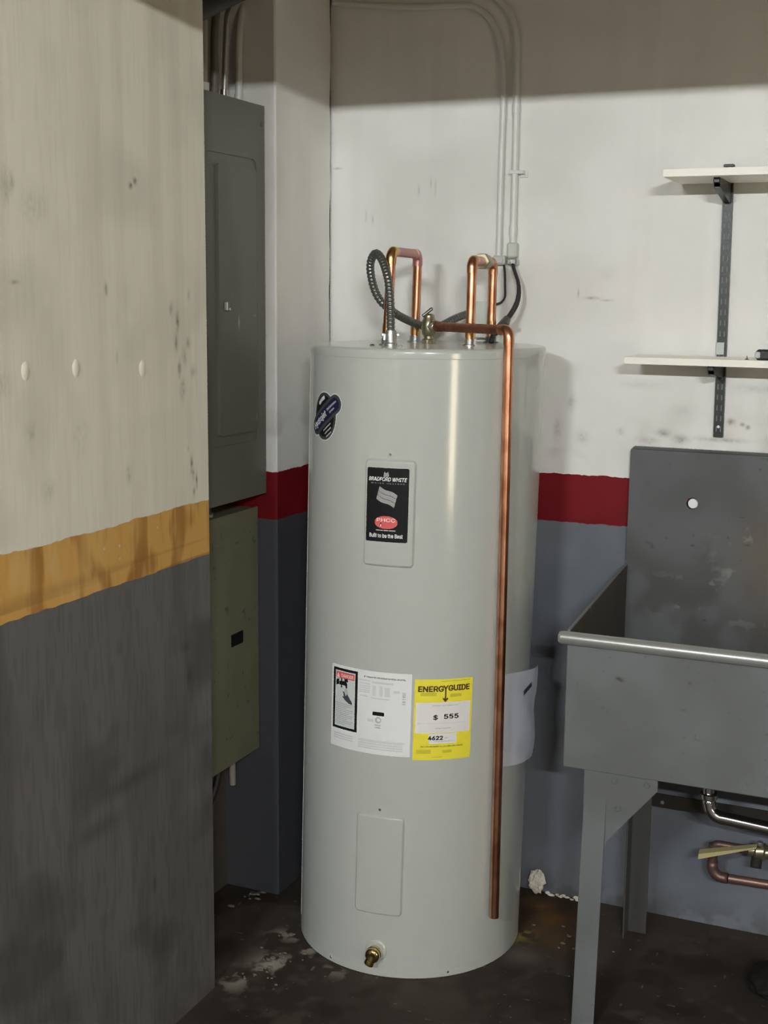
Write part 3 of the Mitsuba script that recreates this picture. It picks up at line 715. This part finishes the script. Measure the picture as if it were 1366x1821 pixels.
add(jb + '__body', bx(-1.134, -1.098, YB - .040, YB - .0005, 1.500, 1.588, .003), 'box_paint', 30)
add(jb + '__cover', bx(-1.1365, -1.0955, YB - .043, YB - .0398, 1.498, 1.590, .001), 'box_paint', 30)
bc = 'black_cable'
lab(bc, 'black cable bowing out to the right between conduit fitting and tank top', 'cable')
P = smooth_path([(-1.041, YC, 1.690), (-1.0378, 3.195, 1.6831), (-1.0283, 3.185, 1.6622), (-1.0173, 3.175, 1.6414), (-1.0106, 3.165, 1.6135), (-1.0128, 3.155, 1.5855), (-1.0239, 3.14, 1.5572), (-1.034, 3.12, 1.538), (-1.046, 3.09, 1.515), (-1.050, 3.075, 1.489)], .004)
s2 = np.linspace(0, 1, len(P)); add(bc + '__cord', tube(P, .0045 + .0022 * np.clip((s2 - .25) * 4, 0, 1), 14), 'black_rubber', True)
add(bc + '__connector', cat(rod(P[-8] , P[-22], .010, 16), orient(disc(.005, .022, .001, 12), P[-16] + [0, 0, .0], (1, -.3, .25))), 'dark_galvanized', 30)
th_ = 'thin_cable'
lab(th_, 'thin dark cable dropping from the left conduit fitting behind the right copper riser', 'cable')
P = smooth_path([(-1.0665, YC, 1.684), (-1.0640, YC + .004, 1.66), (-1.0631, YC + .006, 1.62), (-1.0640, YC + .006, 1.600), (-1.0720, YC + .004, 1.588), (-1.085, YC, 1.583), (-1.098, YC, 1.580)], .004)
add(th_ + '__cord', tube(P, .0028, 10), 'black_rubber', True)

# ------------------------------------------------------------------ electrical panels on the left wall
ep = 'breaker_panel'
lab(ep, 'upper dark gray steel breaker panel with a hinged door beside the column', 'electrical panel')
XU, XLo, Y1 = -1.587, -1.613, 2.893
add(ep + '__box', bx(XL, XU - .004, 2.46, Y1 - .004, 1.104, 2.052, .002), 'paint_panel', 20)
DY0, DY1, DZ0, DZ1 = 2.664, 2.846, 1.266, 1.900
cov = sbox(2.455, 1.100, Y1, 2.056).difference(affinity.translate(rrect(DY1 - DY0 + .062, DZ1 - DZ0 + .05, .02), (DY0 + DY1) / 2 - .024, (DZ0 + DZ1) / 2))
add(ep + '__trim', orient(extr(cov, .0075), (XU - .0075, 0, 0), (1, 0, 0), (0, 1, 0)), 'paint_panel', 20)
add(ep + '__door_frame', bx(XU - .008, XU - .0035, DY0 - .08, DY1 + .012, DZ0 - .03, DZ1 + .03, .001), 'paint_panel', 20)
add(ep + '__door', orient(lathe([(0, 0)], 3) if False else extr(affinity.translate(rrect(DY1 - DY0, DZ1 - DZ0, .008), (DY0 + DY1) / 2, (DZ0 + DZ1) / 2), .007), (XU - .0035, 0, 0), (1, 0, 0), (0, 1, 0)), 'paint_panel', 20, 'hinged door of the panel')
add(ep + '__door__latch', cat(bx(XU + .003, XU + .007, 2.684, 2.708, 1.562, 1.586, .002)), 'dark_galvanized', 20)
add(ep + '__door__latch', cat(bx(XU + .006, XU + .011, 2.686, 2.691, 1.564, 1.584, .001), bx(XU + .006, XU + .010, 2.702, 2.706, 1.564, 1.570, .001)), 'chrome', 20, 'chrome latch')
for y, z in ((2.878, 2.012), (2.876, 1.15)):
    add(ep + '__screw', orient(disc(.006, .003, .001, 14), (XU - .0005, y, z), (1, 0, 0)), 'conduit_dark')
lp = 'electrical_cabinet'
lab(lp, 'lower olive gray electrical cabinet with a small black square, below the breaker panel', 'electrical cabinet')
add(lp + '__box', bx(XL, XLo - .003, 2.46, Y1, .4125, 1.060, .002), 'paint_low_panel', 20)
add(lp + '__cover', bx(XLo - .0034, XLo, 2.455, Y1 + .002, .410, 1.0625, .0015), 'paint_low_panel', 20)
add(lp + '__cover_flange', bx(XLo - .001, XLo + .002, 2.48, 2.79, .4855, .9935, .001), 'paint_low_panel', 20, 'slightly raised inner cover')
add(lp + '__square_opening', bx(XLo + .0015, XLo + .0028, 2.749, 2.809, .722, .754, .0004), 'black_ink', False, 'small black square')
for y, z in ((2.8855, 1.02), (2.885, .455)):
    add(lp + '__screw', orient(disc(.005, .0025, .001, 12), (XLo - .0003, y, z), (1, 0, 0)), 'conduit_dark')
nc = 'nipple_conduit'
lab(nc, 'short dark conduit joining the two electrical panels through the gap between them', 'conduit')
add(nc + '__tube', rod((-1.66, 2.70, 1.058), (-1.66, 2.70, 1.106), .022), 'conduit_dark')
add(nc + '__locknut', orient(hexnut(.030, .008), (-1.66, 2.70, 1.0605), (0, 0, 1)), 'conduit_dirty', 20)

XC = -1.65
def pconduit(key, pts, r, mat, label, foot=None):
    lab(key, label, 'conduit')
    add(key + '__tube', tube(smooth_path([(XC, y, z) for y, z in pts], .008), r, 16), mat)
    y, z = pts[0]
    add(key + '__connector', cat(rod((XC, y, 2.0515), (XC, y, 2.086), r * 1.25), orient(hexnut(r * 1.55, .007, .001), (XC, y, 2.0515), (0, 0, 1))), foot or mat, 25)
pconduit('panel_conduit', [(2.918 - .04, 2.056), (2.880, 2.16), (2.890, 2.254), (2.908, 2.30), (2.93, 2.33), (2.96, 2.37)], .0085, 'conduit_paint', 'pale conduit rising from the breaker panel, nearest the column')
pconduit('panel_conduit_001', [(2.808, 2.056), (2.815, 2.148), (2.822, 2.226), (2.831, 2.266), (2.86, 2.301), (2.91, 2.34), (2.96, 2.372)], .0075, 'galvanized', 'gray conduit with a bright connector rising from the breaker panel, second from the column', 'bright_zinc')
pconduit('panel_conduit_002', [(2.762, 2.056), (2.766, 2.186), (2.776, 2.25), (2.80, 2.30), (2.84, 2.345), (2.88, 2.372)], .0095, 'conduit_dark', 'dark conduit rising from the breaker panel, third from the column')
pconduit('panel_conduit_003', [(2.697, 2.056), (2.700, 2.14), (2.703, 2.25), (2.706, 2.372)], .018, 'conduit_dirty', 'thick brownish conduit rising from the breaker panel beside the partition edge', 'conduit_paint')
lab('black_pipe', 'thick black pipe slanting under the ceiling above the breaker panel', 'pipe')
add('black_pipe__tube', rod((-1.585, 2.56, 2.215), (-1.585, 2.93, 2.374), .030, 20), 'black_rubber')
lab('drop_conduit', 'short gray conduit stub hanging under the lower electrical cabinet', 'conduit')
add('drop_conduit__tube', rod((-1.655, 2.823, .414), (-1.655, 2.825, .325), .0085), 'conduit_dirty')
lab('hanging_cable', 'dark cable hanging under the lower electrical cabinet beside the partition edge', 'cable')
add('hanging_cable__cord', tube(smooth_path([(-1.66, 2.765, .414), (-1.662, 2.758, .36), (-1.668, 2.735, .31), (-1.675, 2.70, .27), (-1.68, 2.65, .245)], .006), .009, 14), 'black_rubber')

# ------------------------------------------------------------------ shelves on a slotted standard
sp = 'shelf_standard'
lab(sp, 'black slotted metal upright screwed to the back wall behind the two shelves', 'shelf upright')
SX, SW = -.5105, .0225
SZ0, SZ1 = 1.2702, 1.912
def sx_at(z): return SX + (z - 1.6) * .0 + (-.0035 if z > 1.6 else .0035) * abs(z - 1.6) / .33
plate = sbox(-SW / 2, SZ0, SW / 2, SZ1)
zsl = []
z = SZ0 + .020
while z < SZ1 - .02:
    zsl.append(z); z += .0255
holes = unary_union([sbox(sx - .0016, zz - .0068, sx + .0016, zz + .0068) for zz in zsl for sx in (-.0050, .0050)])
tilt = math.atan2(.0075, SZ1 - SZ0)
def std(m):
    m = m.copy(); v = np.array(m.vertices); v[:, 0] -= (v[:, 2] - 1.55) * math.tan(tilt); v[:, 0] += SX; m.vertices = v; return m
face = orient(extr(plate.difference(holes), .0018), (0, YB - .0128, 0), (0, -1, 0), (1, 0, 0))
add(sp + '__channel', std(cat(face, bx(-SW / 2, -SW / 2 + .0018, YB - .0130, YB - .0005, SZ0, SZ1, .0003), bx(SW / 2 - .0018, SW / 2, YB - .0130, YB - .0005, SZ0, SZ1, .0003))), 'black_steel', 20)
add(sp + '__slot_back', std(bx(-SW / 2 + .002, SW / 2 - .002, YB - .0115, YB - .009, SZ0 + .002, SZ1 - .002, .0003)), 'slot_dark', False, 'gray inside seen through the slots')
add(sp + '__end_cap', std(bx(-SW / 2 - .001, SW / 2 + .001, YB - .016, YB - .0005, SZ1 - .002, SZ1 + .004, .0015)), 'black_steel', 20)
add(sp + '__screw', std(orient(disc(.0036, .0025, .001, 14), (0, YB - .0142, 1.2955), (0, -1, 0))), 'white_ink', 20, 'pale screw head near the lower end')
add(sp + '__tape', std(bx(-SW / 2 - .001, SW / 2 - .005, YB - .0165, YB - .0146, 1.470, 1.499, .0004)), 'gray_plastic', False, 'pale strip above the lower shelf')
YF = YB - .22
def bracket(key, ztop, length, depth, label):
    lab(key, label, 'shelf bracket')
    prof = Polygon([(YB - .012, ztop), (YB - length, ztop), (YB - length, ztop - .010), (YB - length + .012, ztop - .022), (YB - .03, ztop - depth), (YB - .012, ztop - depth)])
    w_ = .0013
    for s in (-1, 1):
        add(key + '__web', std(orient(extr(prof, .0012), (s * .0065 - .0006, 0, 0), (1, 0, 0), (0, 1, 0))), 'black_steel', 20)
    add(key + '__flange', std(hull([(x, y, z) for x in (-.0065, .0065) for y, z in ((YB - length + .010, ztop - .021), (YB - .03, ztop - depth), (YB - .03, ztop - depth + .0015), (YB - length + .010, ztop - .0195))])), 'black_steel', 20)
    add(key + '__tip', std(bx(-.0075, .0075, YB - length - .002, YB - length + .014, ztop - .012, ztop + .0, .002)), 'black_steel', 20)
bracket('shelf_bracket', 1.8722, .175, .046, 'black metal bracket under the upper white shelf')
bracket('shelf_bracket_001', 1.4490, .155, .034, 'black metal bracket under the lower white shelf')
labx = 'shelf_board'
def shelf(key, dpt, x0, zt, zb, label):
    lab(key, label, 'shelf'); YF = YB - dpt
    add(key + '__board', bx(x0, .35, YF + .001, YB - .018, zb, zt, .001), 'shelf_white', 20)
    add(key + '__front_edge', bx(x0, .35, YF - .0005, YF + .0011, zb, zt, .0004), 'shelf_white', 20, 'off-white front edge band')
shelf('shelf_board', .22, -.6265, 1.8895, 1.8724, 'upper white shelf board on a black bracket')
shelf('shelf_board_001', .175, -.7082, 1.4655, 1.4492, 'lower white shelf board holding a small black gadget')
gd = 'black_gadget'
lab(gd, 'small black gadget with a gray end on the lower shelf', 'gadget')
add(gd + '__case', bx(-.410, -.30, 3.065, 3.095, 1.4657, 1.4895, .004), 'black_rubber', 30)
add(gd + '__end_plate', bx(-.4125, -.400, 3.063, 3.090, 1.4700, 1.4845, .002), 'gray_plastic', 30, 'gray end')
lab('loose_screw', 'tiny dark screw standing on the lower shelf left of the gadget', 'screw')
add('loose_screw__shank', orient(lathe([(0, 0), (.0045, 0), (.0045, .0012), (.0016, .003), (.0016, .006), (.0004, .0095), (0, .0098)], 12), (-.4305, 3.075, 1.4656), (0, 0, 1)), 'dark_galvanized', 30)

# ------------------------------------------------------------------ utility sink
sk = 'utility_sink'
lab(sk, 'gray painted metal utility sink with a tall backsplash on legs at the right', 'sink')
X0, X1, YS0, YS1 = -.7155, .045, 2.650, 3.175
bsp = sbox(X0, .60, X1, 1.2345).buffer(-.008).buffer(.008, 5).difference(Point(-.5575, 1.105).buffer(.0145, 14))
add(sk + '__backsplash', orient(extr(bsp, .004), (0, 3.190, 0), (0, -1, 0), (1, 0, 0)), 'splash_metal', 20, 'tall stained backsplash')
add(sk + '__backsplash__top_fold', bx(X0 + .004, X1, 3.184, 3.212, 1.2305, 1.2375, .003), 'splash_metal', 30)
add(sk + '__tap_hole_plug', orient(disc(.0125, .004, .001, 24), (-.5575, 3.2005, 1.1035), (0, -1, 0)), 'white_ink', 30, 'white plug in the tap hole')
add(sk + '__front_apron', bx(X0, X1, YS0, YS0 + .004, .585, .872, .0015), 'paint_sink', 20, 'plain gray front')
add(sk + '__basin_bottom', bx(X0, X1, YS0 + .004, YS1 + .010, .587, .591, .001), 'paint_sink', 20)
sidep = Polygon([(YS0 + .003, .592), (3.185, .592), (3.185, .937), (3.155, .938), (YS0 + .003, .893)])
for x in (X0, X1 - .004):
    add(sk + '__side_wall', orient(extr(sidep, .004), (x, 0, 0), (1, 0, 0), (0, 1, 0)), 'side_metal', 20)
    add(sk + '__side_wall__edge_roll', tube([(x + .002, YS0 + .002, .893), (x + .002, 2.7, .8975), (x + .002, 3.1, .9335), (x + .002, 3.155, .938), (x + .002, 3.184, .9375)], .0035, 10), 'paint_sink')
add(sk + '__rim', tube([(X0 - .018, YS0 - .006, .8785), (X0 - .016, YS0 - .006, .8785), (X0 - .01, YS0 - .006, .8785), (X1, YS0 - .006, .8785)], [.008, .0125, .0145, .0145], 22), 'rim_metal', True, 'rolled bare metal front rim')


def leg(y, x, front):
    k = num(sk + '__leg')
    w, t_ = .050, .004
    s = 1 if front else -1
    yy = (y, y + t_) if front else (y - t_, y)
    ys = (y, y + w) if front else (y - w, y)
    top = .590
    m = cat(bx(x, x + w, yy[0], yy[1], .0, top, .0008), bx(x, x + t_, ys[0], ys[1], .0, top, .0008))
    if front:                                   # the front legs splay out a little
        v = np.array(m.vertices); v[:, 1] -= .045 * np.clip(1 - v[:, 2] / .43, 0, 1); m.vertices = v
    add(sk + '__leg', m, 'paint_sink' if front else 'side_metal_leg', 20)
    return k
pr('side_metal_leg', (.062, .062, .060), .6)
for x in (-.6670, -.045):
    leg(2.658, x, True)
g = Polygon([(-.668, .5855), (-.5075, .5855), (-.5075, .560), (-.574, .478), (-.612, .430), (-.618, .404), (-.668, .404)])
add(sk + '__gusset', orient(extr(g, .004), (0, 2.6575, 0), (0, -1, 0), (1, 0, 0)), 'paint_sink', 20, 'gray corner plate at the top of the front leg')
for x, z in ((-.5301, .5706), (-.6012, .5691), (-.5901, .508)):
    add(sk + '__bolt', orient(cat(disc(.0075, .002, .0005, 16), hexnut(.0055, .005, .0008)), (x, 2.6537, z), (0, -1, 0)), 'paint_sink', 20)
for x in (-.6550, -.045):
    leg(3.10, x, False)
add(sk + '__rear_rail', cat(bx(-.66, X1, 3.100, 3.104, .3465, .380, .001), bx(-.66, X1, 3.104, 3.13, .3465, .350, .001)), 'rusty_iron', 20, 'dark rusty cross rail')
add(sk + '__rear_rail__bolt', orient(disc(.005, .004, .001, 12), (-.579, 3.1002, .359), (0, -1, 0)), 'galvanized')
dr_ = 'drain_pipe'
lab(dr_, 'shiny chrome drain pipe curving out under the sink', 'pipe')
YD = 2.92
add(dr_ + '__tailpiece', rod((-.444, YD, .5875), (-.4395, YD, .462), .0145, 22), 'chrome')
add(dr_ + '__slip_nut', orient(lathe([(0, 0), (.017, 0), (.0205, .003), (.0205, .013), (.018, .016), (0, .016)], 24), (-.4395, YD, .458), (0, 0, 1)), 'chrome', 30)
P = np.vstack([[(-.4395, YD, .462), (-.4393, YD, .450)], bend((-.439, YD, .5), (-.437, YD, .4185), (-.25, YD, .4075), .032, 12), [(-.30, YD, .4105), (-.10, YD, .399), (-.06, YD + .02, .396), (-.05, YD + .06, .396), (-.05, YB, .396)]])
add(dr_ + '__waste_arm', tube(P, .0155, 22), 'chrome', True)
lab('trap_flange', 'dark flange around the drain outlet under the sink', 'flange')
add('trap_flange__ring', orient(lathe([(.0155, 0), (.026, 0), (.028, .004), (.028, .012), (.0155, .012)], 28), (-.4438, YD, .5745), (0, 0, 1)), 'rusty_iron', 30)
sl = 'supply_pipe'
lab(sl, 'dull copper supply pipe with an elbow low on the wall under the sink', 'pipe')
YS = 3.12
S0, S1, S2_ = (.05, YS, .192), (-.4515, YS, .1795), (-.4515, YS, .262)
add(sl + '__run', rod(S0, (-.41, YS, .1806), .0115), 'supply_copper')
add(sl + '__riser', rod((-.4515, YS, .21), (-.4515, YS, .265), .0115), 'dark_copper')
P = bend(S0, S1, S2_, .026, 11); P = np.vstack([[P[0] + np.array([.012, 0, .0003])], P, [P[-1] + np.array([0, 0, .012])]])
add(sl + '__elbow', tube(P, .0135, 20), 'dark_copper', True, 'dark soldered elbow')
E0, E1 = np.array((-.4515, YS, .268)), np.array((-.345, YS, .268))
P = np.vstack([[(-.4515, YS, .25)], bend((-.4515, YS, .2), E0 + [0, 0, -.003], (-.3, YS, .265), .014, 9), [(-.345, YS, .265), (.05, YS, .268)]])
add(sl + '__branch', tube(P, .0105, 18), 'dark_copper', True)
bv = 'ball_valve'
lab(bv, 'small valve with a long yellowish lever on the supply pipe under the sink', 'valve')
add(bv + '__body', cat(orient(lathe([(0, 0), (.017, 0), (.017, .014), (.022, .018), (.022, .036), (.017, .040), (.017, .054), (0, .054)], 24), (-.365, YS, .2655), (1, 0, 0)), rod((-.3385, YS, .262), (-.3385, YS - .012, .292), .008, 14)), 'bronze', 30)
hd = np.array([(-.4755, 3.060), (-.346, 3.098), (-.335, 3.112), (-.346, 3.12), (-.477, 3.10)])
m = hull([(-.4755, 3.045, .2635), (-.4755, 3.045, .250), (-.478, 3.075, .2635), (-.478, 3.075, .250), (-.345, 3.085, .2890), (-.345, 3.085, .2855), (-.345, 3.108, .2890), (-.345, 3.108, .2855)])
add(bv + '__lever', m, 'yellow_vinyl', 20, 'yellowish vinyl lever')
add(bv + '__lever_nut', orient(hexnut(.008, .008, .001), (-.3385, YS - .014, .2885), (0, -.1, 1)), 'galvanized', 20)
add(bv + '__packing', rod((-.345, YS - .02, .2300), (-.345, YS - .006, .256), .013, 16), 'rusty_iron')

# ------------------------------------------------------------------ things on the floor
def lump(c, s, seed, sub=3, amp=.35):
    m = trimesh.creation.icosphere(sub, 1.0); v = np.array(m.vertices)
    v *= (1 + amp * (meshkit.fbm(v * 2.2 + 10, 3, seed) - .5) * 2)[:, None]
    v = v * np.array(s); v[:, 2] -= v[:, 2].min(); m.vertices = v + np.array(c); return m
lab('plaster_chunk', 'crumbly white chunk of plaster on the floor against the back wall, right of the tank', 'plaster')
add('plaster_chunk', lump((-.925, 3.192, 0), (.021, .015, .031), 8, 2, .75), 'plaster', False)
cr = cat(*[lump((-.90 + .0085 * i + .005 * math.sin(i * 5), 3.212 - .005 * (i % 3), 0), (.004 + .006 * ((i * 7) % 5) / 5, .004, .0015 + .0022 * ((i * 3) % 4) / 3), i, 2, .7) for i in range(12)])
add('plaster_crumbs', cr, 'plaster', False); lab('plaster_crumbs', 'line of pale plaster crumbs along the foot of the back wall', kind='stuff')
rng = np.random.default_rng(11)
fl = []
for cx, cy, sx, sy, n in ((-1.405, 2.56, .05, .07, 26), (-1.33, 2.66, .05, .04, 12), (-1.43, 2.71, .05, .03, 7), (-.80, 3.0, .09, .12, 9), (-.62, 2.92, .12, .12, 5), (-1.62, 2.83, .04, .05, 6)):
    for i in range(n):
        x, y = cx + sx * rng.normal() * .6, cy + sy * rng.normal() * .6
        if math.hypot(x - TX, y - TY) < .295: continue
        s = .002 + .005 * rng.random() ** 3
        fl.append(lump((x, y, 0), (s * (1 + rng.random()), s, .0015 + .25 * s), int(rng.integers(999)), 1))
add('floor_flakes', cat(*fl), 'plaster_dim', False); lab('floor_flakes', 'scattered pale paint and mortar flakes on the dark floor', kind='stuff')
lab('mortar_chip', 'pale elongated chip on the floor just left of the front sink leg', 'chip')
add('mortar_chip', lump((-.715, 2.915, 0), (.011, .030, .006), 21), 'plaster_dim', False)
lab('metal_fitting', 'small shiny metal fitting lying on the floor at the foot of the column', 'fitting')
add('metal_fitting__barrel', orient(lathe([(0, 0), (.0075, 0), (.0075, .006), (.006, .008), (.006, .02), (.0075, .022), (.0075, .028), (0, .028)], 18), (-1.625, 2.858, .0076), (.95, .3, 0)), 'bright_zinc', 30)
lab('rubber_object', 'black rounded rubber object on the floor at the right edge', 'rubber object')
pr('matte_rubber', (.012, .011, .010), .8, specular=.15)
add('rubber_object', lump((-.262, 2.93, 0), (.066, .07, .034), 8, 4, .2), 'matte_rubber', True)

for k_ in list(scene):
    if k_.rsplit('__', 1)[-1] in ('faint_text', 'danger_text', 'faint_lettering', 'barcode', 'small_lettering'):
        labels[k_] = {'kind': 'stuff'}
